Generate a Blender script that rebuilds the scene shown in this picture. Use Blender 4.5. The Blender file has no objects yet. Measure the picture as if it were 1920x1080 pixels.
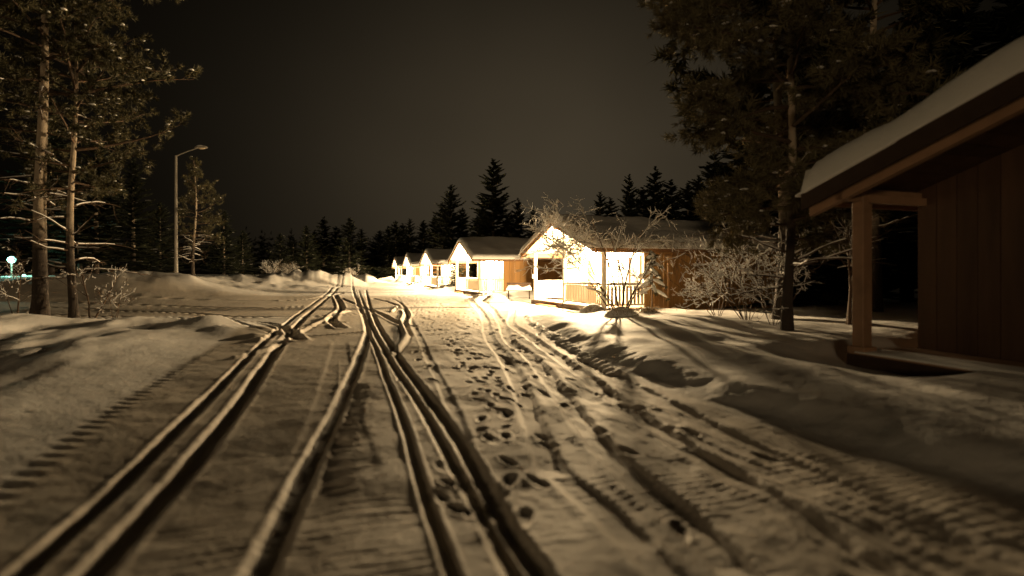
import bpy, math, random
import numpy as np
from mathutils import Vector, Matrix

rnd = random.Random(7)
rng = np.random.default_rng(11)
S = bpy.context.scene
COL = S.collection

# ------------------------------------------------------------------ camera, sky, night fill, exposure
HZ, FP, CX, CAMZ = 512.0, 1000.0, 960.0, 1.5        # horizon row, focal length and centre of the 1920 px photograph
cam_data = bpy.data.cameras.new('camera')
cam = bpy.data.objects.new('camera', cam_data); COL.objects.link(cam)
cam.location = (0, 0, CAMZ); cam.rotation_euler = (math.radians(90), 0, 0)
cam_data.sensor_width = 36.0; cam_data.lens = 36.0 * FP / 1920
cam_data.shift_y = -(540 - HZ) / 1920
cam_data.clip_start = 0.05; cam_data.clip_end = 2000
cam_data.dof.use_dof = True; cam_data.dof.focus_distance = 24.0; cam_data.dof.aperture_fstop = 0.44
S.camera = cam

world = bpy.data.worlds.new('World'); S.world = world; world.use_nodes = True
wn = world.node_tree; wn.nodes.clear()
def N(t, ty, **kw):
    n = t.nodes.new(ty)
    for k, v in kw.items():
        setattr(n, k, v)
    return n
tc = N(wn, 'ShaderNodeTexCoord')
sq = N(wn, 'ShaderNodeVectorMath', operation='MULTIPLY'); sq.inputs[1].default_value = (1, 1, 1.5)
nm = N(wn, 'ShaderNodeVectorMath', operation='NORMALIZE')
dt = N(wn, 'ShaderNodeVectorMath', operation='DOT_PRODUCT'); dt.inputs[1].default_value = Vector((0.07, 1, 0.24)).normalized()
mx = N(wn, 'ShaderNodeMath', operation='MAXIMUM'); mx.inputs[1].default_value = 0
pw = N(wn, 'ShaderNodeMath', operation='POWER'); pw.inputs[1].default_value = 11.0
cl = N(wn, 'ShaderNodeTexNoise'); cl.inputs['Scale'].default_value = 1.6; cl.inputs['Detail'].default_value = 3
ml = N(wn, 'ShaderNodeMath', operation='MULTIPLY')
mr = N(wn, 'ShaderNodeMapRange'); mr.inputs['From Min'].default_value = 0.25; mr.inputs['From Max'].default_value = 0.75
mr.inputs['To Min'].default_value = 0.75; mr.inputs['To Max'].default_value = 1.2
mad = N(wn, 'ShaderNodeMath', operation='MULTIPLY_ADD'); mad.inputs[1].default_value = 0.048; mad.inputs[2].default_value = 0.0012
bg = N(wn, 'ShaderNodeBackground'); bg.inputs['Color'].default_value = (1.0, 0.77, 0.47, 1)
wo = N(wn, 'ShaderNodeOutputWorld')
L = wn.links.new
L(tc.outputs['Generated'], sq.inputs[0]); L(sq.outputs[0], nm.inputs[0]); L(nm.outputs[0], dt.inputs[0])
L(dt.outputs['Value'], mx.inputs[0]); L(mx.outputs[0], pw.inputs[0]); L(tc.outputs['Generated'], cl.inputs['Vector'])
L(cl.outputs['Fac'], mr.inputs['Value']); L(pw.outputs[0], ml.inputs[0]); L(mr.outputs[0], ml.inputs[1])
L(ml.outputs[0], mad.inputs[0]); L(mad.outputs[0], bg.inputs['Strength']); L(bg.outputs[0], wo.inputs[0])

night_fill_data = bpy.data.lights.new('night_fill', 'SUN'); night_fill = bpy.data.objects.new('night_fill', night_fill_data); COL.objects.link(night_fill)
night_fill_data.energy = 0.30; night_fill_data.angle = math.radians(4); night_fill_data.color = (1.0, 0.70, 0.38)
FILL_AZ, FILL_EL = math.radians(-20), math.radians(7)    # low added fill from behind left, standing in for an unseen street lamp
sd = Vector((-math.sin(FILL_AZ) * math.cos(FILL_EL), math.cos(FILL_AZ) * math.cos(FILL_EL), -math.sin(FILL_EL)))
night_fill.rotation_euler = sd.to_track_quat('-Z', 'Y').to_euler()

S.view_settings.view_transform = 'Standard'; S.view_settings.look = 'None'
S.view_settings.exposure = 0.0; S.view_settings.gamma = 1.0
S.render.engine = 'CYCLES'
S.cycles.use_denoising = True
S.cycles.sample_clamp_indirect = 3.0
S.cycles.max_bounces = 6; S.cycles.diffuse_bounces = 4
S.cycles.caustics_reflective = False; S.cycles.caustics_refractive = False
LAMP_COL = (1.0, 0.715, 0.385)
LAMP_W = 13000.0

# ------------------------------------------------------------------ helpers
def gpt(px, py, z=0.0):
    """ground point under a pixel of the photograph"""
    Y = (CAMZ - z) * FP / (py - HZ)
    return ((px - CX) / FP * Y, Y)
ROW = math.radians(18.5)                               # the row of cabins recedes 18.5 degrees left of the view
RV = np.array((-math.sin(ROW), math.cos(ROW))); NV = np.array((math.cos(ROW), math.sin(ROW)))
def sl(s, l): p = s * RV + l * NV; return float(p[0]), float(p[1])

class MB:
    def __init__(s): s.v = []; s.f3 = []; s.f4 = []; s.n = 0
    def add(s, v, f):
        v = np.asarray(v, float).reshape(-1, 3); f = np.asarray(f, int)
        (s.f3 if f.shape[1] == 3 else s.f4).append(f + s.n); s.v.append(v); s.n += len(v)
    def box(s, a, b):
        x0, y0, z0 = a; x1, y1, z1 = b
        s.hexa([(x0,y0,z0),(x1,y0,z0),(x1,y1,z0),(x0,y1,z0),(x0,y0,z1),(x1,y0,z1),(x1,y1,z1),(x0,y1,z1)])
    def hexa(s, p): s.add(p, [(0,3,2,1),(4,5,6,7),(0,1,5,4),(1,2,6,5),(2,3,7,6),(3,0,4,7)])
    def bar(s, a, b, w, h):
        a = Vector(a); b = Vector(b); d = (b - a).normalized(); u = Vector((0, 0, 1))
        if abs(d.z) > .98: u = Vector((1, 0, 0))
        r = d.cross(u).normalized() * w / 2; t = r.cross(d).normalized() * h / 2
        s.hexa([tuple(q) for q in (a-r-t, a+r-t, b+r-t, b-r-t, a-r+t, a+r+t, b+r+t, b-r+t)])
    def tube(s, pts, rad, k=6, cap=True):
        pts = np.asarray(pts, float); n = len(pts); rad = np.broadcast_to(np.asarray(rad, float), (n,))
        d = np.gradient(pts, axis=0); d /= np.linalg.norm(d, axis=1)[:, None] + 1e-9
        ref = np.where(np.abs(d[:, 2:3]) > .9, np.array([[1., 0, 0]]), np.array([[0, 0, 1.]]))
        a = np.cross(d, ref); a /= np.linalg.norm(a, axis=1)[:, None] + 1e-9; b = np.cross(d, a)
        th = np.arange(k) * 2 * np.pi / k
        v = pts[:, None] + rad[:, None, None] * (a[:, None] * np.cos(th)[None, :, None] + b[:, None] * np.sin(th)[None, :, None])
        i = np.arange(n - 1)[:, None] * k; j = np.arange(k)[None]; j2 = (j + 1) % k
        f = np.stack([i + j, i + j2, i + k + j2, i + k + j], -1).reshape(-1, 4)
        s.add(v, f)
        if cap and k == 4: s.f4.append(np.array([[3, 2, 1, 0]]) + s.n - n * k); s.f4.append(np.array([[0, 1, 2, 3]]) + s.n - k)
    def build(s, name, mat, parent=None, smooth=False):
        me = bpy.data.meshes.new(name); v = np.concatenate(s.v)
        f3 = np.concatenate(s.f3) if s.f3 else np.zeros((0, 3), int); f4 = np.concatenate(s.f4) if s.f4 else np.zeros((0, 4), int)
        me.vertices.add(len(v)); me.vertices.foreach_set('co', v.ravel())
        me.loops.add(f3.size + f4.size); me.loops.foreach_set('vertex_index', np.concatenate([f3.ravel(), f4.ravel()]))
        me.polygons.add(len(f3) + len(f4))
        me.polygons.foreach_set('loop_start', np.concatenate([np.arange(len(f3)) * 3, f3.size + np.arange(len(f4)) * 4]))
        me.update(calc_edges=True); me.polygons.foreach_set('use_smooth', np.full(len(f3) + len(f4), bool(smooth)))
        return link(name, me, mat, parent)
def link(name, me, mat=None, parent=None):
    o = bpy.data.objects.new(name, me); COL.objects.link(o)
    if mat is not None and not me.materials: me.materials.append(mat)
    if parent is not None: o.parent = parent
    return o
def tag(o, label=None, cat=None, group=None, kind=None):
    for k, v in (('label', label), ('category', cat), ('group', group), ('kind', kind)):
        if v: o[k] = v
    return o
def empty(name, loc, rz=0.0):
    o = bpy.data.objects.new(name, None); COL.objects.link(o); o.location = loc; o.rotation_euler = (0, 0, rz)
    o.empty_display_size = .2; return o
def bx(name, a, b, mat, parent, bevel=0.0):
    m = MB(); m.box(a, b); o = m.build(name, mat, parent)
    if bevel: bev(o, bevel)
    return o
def bev(o, w):
    md = o.modifiers.new('bevel', 'BEVEL'); md.width = w; md.segments = 1; md.limit_method = 'ANGLE'

def hash2(i, j, s):
    h = (i.astype(np.int64) * 374761393 + j.astype(np.int64) * 668265263 + s * 2147483647) & 0xffffffff
    h = ((h ^ (h >> 13)) * 1274126177) & 0xffffffff
    return ((h ^ (h >> 16)) & 0xffff) / 65535.0
def vnoise(x, y, s=0):
    i = np.floor(x); j = np.floor(y); u = x - i; v = y - j; u = u*u*u*(u*(u*6-15)+10); v = v*v*v*(v*(v*6-15)+10)
    a = hash2(i, j, s); b = hash2(i+1, j, s); c = hash2(i, j+1, s); d = hash2(i+1, j+1, s)
    return (a*(1-u)+b*u)*(1-v)+(c*(1-u)+d*u)*v - .5
def fbm(x, y, s=0, o=3):
    r = 0; a = 1.
    for k in range(o): r = r + a * vnoise(x * 2**k + 17.3*k, y * 2**k - 9.1*k, s + k); a *= .5
    return r
def limb(p0, d, ln, n, wob, droop, r):
    pts = [np.array(p0, float)]; d = np.array(d, float); d /= np.linalg.norm(d)
    for i in range(n):
        d = d + np.array([r.gauss(0, wob) for _ in range(3)]) + np.array((0, 0, droop)); d /= np.linalg.norm(d); pts.append(pts[-1]+d*ln/n)
    return np.array(pts)
def sst(a, b, x): t = np.clip((x - a) / (b - a), 0, 1); return t*t*(3-2*t)

# ------------------------------------------------------------------ materials
def mat(name, col, rough=.8, bump=None, var=.0, vscale=4., emit=None, spec=.3, stretch=None):
    m = bpy.data.materials.new(name); m.use_nodes = True; t = m.node_tree; p = t.nodes['Principled BSDF']
    p.inputs['Base Color'].default_value = (*col, 1); p.inputs['Roughness'].default_value = rough; p.inputs['Specular IOR Level'].default_value = spec
    co = N(t, 'ShaderNodeTexCoord'); oi = N(t, 'ShaderNodeObjectInfo'); of = N(t, 'ShaderNodeVectorMath', operation='MULTIPLY_ADD')
    cb = N(t, 'ShaderNodeCombineXYZ')
    for q in 'XYZ': t.links.new(oi.outputs['Random'], cb.inputs[q])
    of.inputs[1].default_value = (37, 53, 71); t.links.new(cb.outputs[0], of.inputs[0]); t.links.new(co.outputs['Object'], of.inputs[2]); src = of.outputs[0]
    if stretch:
        mp = N(t, 'ShaderNodeMapping'); mp.inputs['Scale'].default_value = stretch; t.links.new(src, mp.inputs['Vector']); src = mp.outputs[0]
    if var:
        n = N(t, 'ShaderNodeTexNoise'); n.inputs['Scale'].default_value = vscale; n.inputs['Detail'].default_value = 5
        t.links.new(src, n.inputs['Vector'])
        ad = N(t, 'ShaderNodeMath', operation='MULTIPLY_ADD'); ad.inputs[1].default_value = .35; t.links.new(oi.outputs['Random'], ad.inputs[0]); t.links.new(n.outputs['Fac'], ad.inputs[2])
        r = N(t, 'ShaderNodeMapRange'); r.inputs['From Min'].default_value = .35; r.inputs['From Max'].default_value = .95
        r.inputs['To Min'].default_value = 1 - var; r.inputs['To Max'].default_value = 1 + var * .6
        t.links.new(ad.outputs[0], r.inputs['Value'])
        v = N(t, 'ShaderNodeVectorMath', operation='SCALE'); v.inputs[0].default_value = col
        t.links.new(r.outputs[0], v.inputs['Scale']); t.links.new(v.outputs[0], p.inputs['Base Color'])
    if bump:
        n2 = N(t, 'ShaderNodeTexNoise'); n2.inputs['Scale'].default_value = bump[0]; n2.inputs['Detail'].default_value = 6; n2.inputs['Roughness'].default_value = .65
        t.links.new(src, n2.inputs['Vector'])
        b = N(t, 'ShaderNodeBump'); b.inputs['Strength'].default_value = bump[1]; b.inputs['Distance'].default_value = bump[2]
        t.links.new(n2.outputs['Fac'], b.inputs['Height']); t.links.new(b.outputs[0], p.inputs['Normal'])
    if emit:
        p.inputs['Emission Color'].default_value = (*emit[0], 1); p.inputs['Emission Strength'].default_value = emit[1]
    return m
M = dict(
    snow=mat('snow', (.80, .79, .77), .75, (26, .55, .02), .06, 1.2),
    road=mat('trodden_snow', (.76, .745, .72), .7, (34, .5, .016), .10, 2.2),
    wood=mat('golden_wood', (.34, .185, .062), .65, (9, .3, .01), .3, 2., stretch=(3, 3, .4)),
    pale=mat('pale_paint', (.78, .72, .60), .6, (9, .2, .006), .08, 3., stretch=(3, 3, .6)),
    trim=mat('brown_trim', (.20, .10, .04), .6, (9, .3, .01), .3, 3.),
    red=mat('red_brown_boards', (.09, .05, .03), .7, (10, .4, .01), .35, 2., stretch=(2.5, 2.5, .3)),
    redtrim=mat('red_brown_beam', (.30, .18, .11), .65, (10, .3, .01), .3, 3.),
    dark=mat('dark_boards', (.045, .026, .016), .8, (8, .3, .01), .3),
    felt=mat('roofing_felt', (.03, .027, .025), .9, (30, .3, .01), .2),
    bark=None, twig=mat('twig_bark', (.085, .055, .035), .85, (20, .4, .01), .3, 6.),
    dimtwig=mat('half_frosted_twig', (.13, .108, .08), .85, None, .5, 7.),
    snowtwig=mat('frosted_twig', (.34, .29, .22), .8, None, .4, 9.),
    needle=mat('pine_needles', (.075, .068, .032), .6, None, .45, 1.3),
    frost=mat('frosted_needles', (.14, .12, .065), .7, None, .5, 1.6),
    fir=mat('spruce_needles', (.026, .030, .016), .7, None, .4, .8),
    wire=mat('galvanised_metal', (.24, .22, .19), .5, None, .15),
    curtain=mat('pale_curtain', (.62, .50, .34), .9, None, .2),
    redcurtain=mat('red_curtain', (.12, .02, .008), .9, None, .2),
    lamp=mat('lamp_glass', (.9, .8, .6), .3, emit=((1, .85, .6), 30.0)),
    teal=mat('teal_lamp_glass', (.5, .9, .8), .3, emit=((.40, 1.0, .80), 2.6)),
    grass=mat('dry_grass', (.30, .21, .10), .9, None, .4, 5.),
)
g = bpy.data.materials.new('window_glass'); g.use_nodes = True; p = g.node_tree.nodes['Principled BSDF']
p.inputs['Base Color'].default_value = (.9, .9, .9, 1); p.inputs['Roughness'].default_value = .05; p.inputs['Alpha'].default_value = .25; M['glass'] = g
# Scots pine bark, paler above; light above and shade below are painted in too
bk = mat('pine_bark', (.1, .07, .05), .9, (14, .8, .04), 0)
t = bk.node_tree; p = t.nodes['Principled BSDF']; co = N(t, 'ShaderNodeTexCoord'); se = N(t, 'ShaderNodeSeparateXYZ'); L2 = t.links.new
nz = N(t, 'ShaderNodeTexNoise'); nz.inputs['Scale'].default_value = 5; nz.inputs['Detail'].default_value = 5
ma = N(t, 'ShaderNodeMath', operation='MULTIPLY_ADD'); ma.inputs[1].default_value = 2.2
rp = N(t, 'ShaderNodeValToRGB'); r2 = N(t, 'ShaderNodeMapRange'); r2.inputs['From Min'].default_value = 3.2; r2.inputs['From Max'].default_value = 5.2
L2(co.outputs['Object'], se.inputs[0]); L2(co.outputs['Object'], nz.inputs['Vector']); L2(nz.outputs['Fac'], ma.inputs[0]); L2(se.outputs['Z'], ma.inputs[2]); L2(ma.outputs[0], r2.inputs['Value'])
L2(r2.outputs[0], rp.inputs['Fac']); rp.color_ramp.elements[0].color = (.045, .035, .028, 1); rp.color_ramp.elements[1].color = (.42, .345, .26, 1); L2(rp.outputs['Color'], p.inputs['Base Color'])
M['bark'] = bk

# ------------------------------------------------------------------ ground: one height field
TR = []            # monotone tracks: px list, half width at ground, depth, berm
def track(px, w, depth, berm=.25, flat=2): TR.append(([gpt(*q) for q in px], w, depth, berm, flat))
track([(-60,1165),(35,1075),(250,885),(397,743),(478,660),(540,605),(585,570),(622,545),(640,533)], .062, .085, .14, 1.6)
track([(90,1165),(168,1075),(354,873),(446,762),(519,657),(562,605),(602,568),(632,545),(648,533)], .08, .11, .12, 1.6)
track([(440,1180),(482,1080),(572,890),(642,748),(684,645),(688,610),(672,570),(662,545),(660,533)], .075, .10, .12, 1.6)
track([(880,1180),(848,1075),(797,930),(752,785),(704,655),(688,620),(676,575),(668,545)], .04, .05, .3, 2)
track([(1010,1165),(962,1075),(884,930),(836,850),(784,755),(724,665),(696,610),(684,575),(672,545)], .048, .075, .10, 1.6)
track([(1075,1180),(1008,1075),(952,990),(902,900),(840,800),(745,668),(710,612),(694,575),(686,545)], .06, .09, .10, 1.6)
track([(1040,900),(1020,850),(1000,800),(980,740),(950,675),(916,630),(906,590),(880,560)], .12, .06, .12, 4)
track([(1420,1110),(1290,980),(1150,860),(1095,800),(1040,725),(990,665),(952,635),(936,597),(905,560)], .12, .06, .2, 4)
track([(1700,1120),(1480,960),(1270,830),(1150,745),(1060,680),(990,630),(958,608),(960,590),(965,575)], .11, .055, .3, 3)
track([(1900,1080),(1600,930),(1330,800),(1180,722),(1090,672)], .13, .045, .3, 3)
track([(1280,1120),(1130,960),(1010,860)], .10, .03, .3, 3)
track([(900,1000),(860,800),(812,690),(780,620),(760,580),(745,555)], .06, .02, .3, 3)
track([(690,900),(660,780),(648,690),(640,640)], .10, .012, .2, 3)
track([(560,900),(600,780),(622,700),(634,640)], .10, .012, .2, 3)
CURVES = [  # free curves: px list, half width, height (positive = ridge pushed up)
    ([(437,675),(508,656),(567,621),(610,600),(654,583)], .07, .05),
    ([(737,664),(753,648),(761,628),(752,606),(757,588),(747,573),(733,585)], .065, .06),
    ([(768,630),(760,606),(765,588),(752,568),(735,560)], .06, -.05),
    ([(629,554),(640,575),(622,598),(630,610),(640,616)], .12, -.09),
    ([(700,560),(735,568),(760,585),(755,610)], .10, -.07),
    ([(640,560),(690,578),(745,605),(775,612)], .10, -.06),
    ([(60,575),(250,583),(420,592),(560,596),(690,588)], .13, -.10),
    ([(60,588),(250,596),(400,603),(520,612),(560,640)], .13, -.10),
    ([(120,567),(300,573),(480,578),(600,572)], .16, -.10),
    ([(150,600),(380,612),(470,618),(540,618),(640,606)], .10, -.09),
    ([(200,560),(420,564),(560,562),(640,551)], .16, -.09),
    ([(420,625),(500,626),(570,632),(700,622)], .08, -.04),
]
def dense(pts, n=40):
    P = np.array(pts, float); q = np.concatenate([[2*P[0]-P[1]], P, [2*P[-1]-P[-2]]]); out = []
    for i in range(len(P) - 1):
        p0, p1, p2, p3 = q[i:i+4]; tt = np.linspace(0, 1, n, endpoint=False)[:, None]
        out.append(.5*((2*p1)+(-p0+p2)*tt+(2*p0-5*p1+4*p2-p3)*tt**2+(-p0+3*p1-3*p2+p3)*tt**3))
    out.append(P[-1:]); return np.concatenate(out)
RB = dense([gpt(*q) for q in [(2300,1050),(1920,930),(1600,838),(1350,758),(1180,702),(1080,660),(1010,617),(978,592),(958,578)]])
LB = dense([gpt(*q) for q in [(-300,1130),(-110,985),(30,892),(120,826),(230,752),(330,692),(405,648),(432,630)]])
def curve_x(C, Y):
    o = np.argsort(C[:, 1]); return np.interp(Y, C[o, 1], C[o, 0])
MOUNDS = [  # photograph column, distance, height, radius
    (545,58,1.15,4.2),(600,60,1.0,3.4),(682,72,1.55,2.6),(640,62,.8,2.4),(735,84,.9,3.0),(500,52,.7,4.),(345,36,1.0,1.3),(300,38,.9,2.6),(420,44,.55,3.),
    (250,35,.7,2.),(180,36,.6,2.4),(110,34,.5,2.),(60,20.5,.22,1.0),(30,34,.5,3.),(765,80,.8,2.),(720,66,.35,3.),(560,46,.35,5.),(455,40,.35,3.),(650,78,.9,2.)]
def base_height(X, Y):
    s = X*RV[0]+Y*RV[1]; l = X*NV[0]+Y*NV[1]
    h = .05*fbm(X/3.1, Y/3.1, 1, 3)
    # ploughed bank on the right
    d = (X - curve_x(RB, Y)) * .93
    d = d + .16*fbm(X/.7, Y/.7, 5, 3)
    end = 1 - sst(17.0, 19.6, Y - .25*(X-1))
    h = h + end*((.19+.08*fbm(X/1.7, Y/1.7, 6, 2))*sst(-.1, 1.0, d) + .08*sst(.7, 3.5, d) + .055*np.exp(-((d-.55)/.3)**2))
    h = h + end*sst(.3,1.2,d)*(.07*fbm(X/1.3,Y/2.4,40,3))
    h = h + .10*sst(1., 4., l-9.0)*(1-end)*0.6
    # bank on the left
    d = (curve_x(LB, Y) - X) * .85
    endl = 1 - sst(13.6, 17.3, Y + .22*(X+11))
    dd = d + .12*fbm(X/.8, Y/.8, 8, 2)
    h = h + endl*(.20*sst(-.25, 1.9, dd) + .12*sst(1., 4.5, dd) + .34*fbm(l/1.3+3, s/4.2, 9, 3)*sst(.4, 2.2, dd))
    for (mx_, my_, mh, mr_) in ((-8.1,14.2,.26,1.0),(-6.9,12.9,.17,.6),(-9.6,15.2,.2,1.2),(-6.3,13.4,.12,.35),(-5.9,12.2,.10,.3),(-5.5,11.6,.09,.22)):
        h = h + mh*np.exp(-((X-mx_)**2+(Y-my_)**2)/mr_**2)
    # ground rises on both sides behind
    h = h + 1.15*sst(3, 13, -l)*sst(27, 39, Y) + .35*fbm(X/4., Y/4., 12, 3)*sst(1.5, 6, -l-3)*sst(27, 36, Y)
    mn = 1+.5*fbm(X/1.1, Y/1.1, 14, 2)
    for (px, my_, mh, mr_) in MOUNDS:
        mx_ = (px-CX)/FP*my_; mh = mh*(.35 if px < 470 else 1)
        h = h + mh*np.exp(-(((X-mx_)**2+(Y-my_)**2)/mr_**2))*mn
    # drifts beside the cabins
    h = h + .35*fbm(X/1.9, Y/1.9, 16, 3)*sst(.2, 2., l-8.6)*sst(27, 29, s)
    for c in (22.1, 40.6, 56.8, 72.5, 87.0): h = h + .30*np.exp(-((s-c+6.3)/1.6)**2)*sst(8.6, 10.5, l)*sst(26,30,s)
    return h
ys = [CAMZ*FP/(q-HZ) for q in np.arange(1230, 536, -0.82)]
ys = np.concatenate([np.linspace(-25, 1.9, 24), np.array(ys), np.geomspace(62.8, 700, 60)])
us = np.linspace(-1.0, 1.0, 1080); ext = np.geomspace(1.006, 9, 42); us = np.concatenate([-ext[::-1], us, ext])
YY, UU = np.meshgrid(ys, us, indexing='ij'); sc = np.maximum(YY, 2.09); XX = UU*sc
H = base_height(XX, YY)
near = sst(60, 30, YY) if False else 1-sst(35, 60, YY)
ssx = XX*RV[0]+YY*RV[1]; llx = XX*NV[0]+YY*NV[1]
onroad = sst(-.1, .25, XX-curve_x(LB, YY))*sst(-.1, .4, curve_x(RB, YY)-XX)
# trodden surface: fine ripples across the way, lumps
H += near*(.0055*fbm(XX/.16, YY/.16, 20, 2) + .0014*onroad*np.sin(ssx*2*np.pi/.085+7*fbm(XX/.5,YY/.5,21,2))*np.clip(.4+1.6*fbm(XX/.6,YY/.6,22,2),0,1))
H += (1-sst(9, 16, YY))*.0020*fbm(XX/.045, YY/.045, 27, 2)
H += near*.014*fbm(XX/.55, YY/.55, 23, 2)*onroad
right = np.exp(-((XX-curve_x(RB, YY)+1.3)/1.0)**2)*(1-sst(17,20,YY))
H += right*(.020*fbm(llx/.16, ssx/.7, 25, 3) + .012*fbm(llx/.12, ssx/1.6, 26, 2))
GR = np.zeros_like(H); BE = np.zeros_like(H)
for pts, w, depth, berm, flat in TR:
    C = dense(pts); o = np.argsort(C[:, 1]); cy = C[o, 1]; cx = C[o, 0]
    j0, j1 = np.searchsorted(ys, [cy[0], cy[-1]])
    yv = ys[j0:j1]; wob = .014*fbm(yv/1.3, yv*0+w*100, 30, 2)*.7; xc = np.interp(yv, cy, cx) + wob
    slope = np.gradient(xc, yv); cs = 1/np.sqrt(1+slope**2)
    d = (XX[j0:j1]-xc[:, None])*cs[:, None]
    ww = w*(1+.14*fbm(yv/.9, yv*0+3+w*50, 31, 2))[:, None]
    dep = depth*.60*(1+.25*fbm(yv/1.1, yv*0+7+w*40, 32, 2))[:, None]*np.minimum(1, (yv-cy[0]+.05)/.3)[:, None]*np.minimum(1,(cy[-1]-yv)/.5)[:, None]
    a = np.abs(d + ww*.13*fbm(XX[j0:j1]/.09, YY[j0:j1]/.13, 34, 2))/ww
    GR[j0:j1] = np.minimum(GR[j0:j1], -dep*np.exp(-a**(2*flat)))
    BE[j0:j1] = np.maximum(BE[j0:j1], berm*dep*np.exp(-((a-1.45)/.45)**2)*(1+.45*fbm(XX[j0:j1]/.2, YY[j0:j1]/.3, 33, 2)))
H += GR + BE*np.exp(GR/.012)
for px, w, hh in CURVES:
    C = dense([gpt(*q) for q in px], 14); lo = C.min(0)-1; hi = C.max(0)+1
    j0, j1 = np.searchsorted(ys, [lo[1], hi[1]]); 
    cols = np.where((XX[j0] < hi[0]) & (XX[j0] > lo[0]) | (XX[max(j1-1,j0)] < hi[0]) & (XX[max(j1-1,j0)] > lo[0]))[0]
    if len(cols) == 0 or j1 <= j0: continue
    c0, c1 = cols.min(), cols.max()+1; sx = XX[j0:j1, c0:c1]; sy = YY[j0:j1, c0:c1]; D = np.full(sx.shape, 9.)
    for k in range(len(C)-1):
        a = C[k]; b = C[k+1]-a; tt = np.clip(((sx-a[0])*b[0]+(sy-a[1])*b[1])/(b@b+1e-9), 0, 1)
        D = np.minimum(D, np.hypot(sx-a[0]-tt*b[0], sy-a[1]-tt*b[1]))
    e = np.exp(-(D/w)**2.6)
    H[j0:j1, c0:c1] += hh*e + (.35*abs(hh)*np.exp(-((D/w-1.5)/.5)**2) if hh < 0 else -.25*hh*np.exp(-((D/w-1.7)/.5)**2))
def stamp(x, y, rx, ry, ang, hgt, rim=.3):
    R = 2.2*max(rx, ry); j0, j1 = np.searchsorted(ys, [y-R, y+R])
    if j1 <= j0: return
    sc_ = max(y, 2.09); c0, c1 = np.searchsorted(us, [(x-R)/(sc_-R*.0)-.02, (x+R)/sc_+.02])
    dx = XX[j0:j1, c0:c1]-x; dy = YY[j0:j1, c0:c1]-y; ca, sa = math.cos(ang), math.sin(ang)
    q = np.sqrt(((dx*ca+dy*sa)/rx)**2+((-dx*sa+dy*ca)/ry)**2)
    H[j0:j1, c0:c1] += hgt*np.exp(-q**4) - rim*hgt*np.exp(-((q-1.35)/.3)**2)
def walk(px, step, spread, sz=1., seed=0, depth=.05):
    r = random.Random(seed); C = dense([gpt(*q) for q in px], 30); acc = 0; side = 1
    for k in range(1, len(C)):
        acc += np.hypot(*(C[k]-C[k-1]))
        if acc > step:
            acc = 0; side = -side; d = C[k]-C[k-1]; d = d/np.hypot(*d)
            stamp(C[k][0]+d[1]*side*.10+r.gauss(0, spread), C[k][1]-d[0]*side*.10+r.gauss(0, spread*2), .05*sz, .12*sz, math.atan2(-d[0], d[1])+r.gauss(0, .25), -depth*.6*min(1, .35+C[k][1]*.06)*r.uniform(.5, 1.2), .25)
FP1 = [(770,578),(800,602),(854,654),(883,690),(917,735),(925,792),(938,870),(952,940)]
walk(FP1, .34, .06, .9, 1, .042); walk(FP1[:7], .40, .14, .9, 2, .036); walk(FP1[:6], .5, .25, .9, 3, .032)
walk([(900,600),(880,640),(900,700),(960,780),(1000,850),(1060,880)], .36, .2, 1., 4, .045)
walk([(960,575),(900,585),(850,600),(800,575),(750,550)], .5, .5, 1.1, 5, .06)
walk([(960,575),(880,570),(800,555),(740,540)], .6, .8, 1.2, 6, .07)
walk([(940,600),(985,660),(1050,720),(1130,790),(1250,900)], .4, .22, 1., 7, .05)
walk([(975,600),(1040,660),(1120,720),(1200,760),(1350,850)], .35, .18, 1., 8, .055)
walk([(820,870),(830,900),(930,950),(940,985)], .16, .06, 1., 9, .06)
walk([(800,650),(820,760),(900,800),(905,900)], .5, .3, 1., 10, .05)
for q in range(150):                                   # scuffs of many walkers before the cabins
    l_ = rnd.uniform(2.5, 8.5); s_ = rnd.uniform(11, 40); x, y = sl(s_, l_)
    if x < float(curve_x(RB, np.array([y]))[0]) - .1 or y > 19: stamp(x, y, .055, .12, rnd.uniform(0, 3), -.034*rnd.uniform(.4, 1.1), .3)
def treads(px, step, rx, ry, hgt, ang, jit=.012):
    C = dense([gpt(*q) for q in px], 40); acc = 0
    for k in range(1, len(C)):
        acc += np.hypot(*(C[k]-C[k-1]))
        if acc > step: acc = rnd.uniform(-.2, .2)*step; stamp(C[k][0]+rnd.gauss(0, jit), C[k][1]+rnd.gauss(0, jit), rx*rnd.uniform(.7, 1.2), ry*rnd.uniform(.8, 1.2), ang+rnd.gauss(0, .15), hgt*rnd.uniform(.4, 1.3), .25)
H += .007*np.exp(-((XX-curve_x(LB, YY)-.10)/.10)**2)*np.sin(YY*2*np.pi/.19)*near
treads([(640,930),(650,830),(668,780),(684,720)], .085, .10, .024, .016, .1)
treads([(985,592),(1010,616),(1080,660),(1150,700)], .20, .16, .06, .05, .8)
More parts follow.
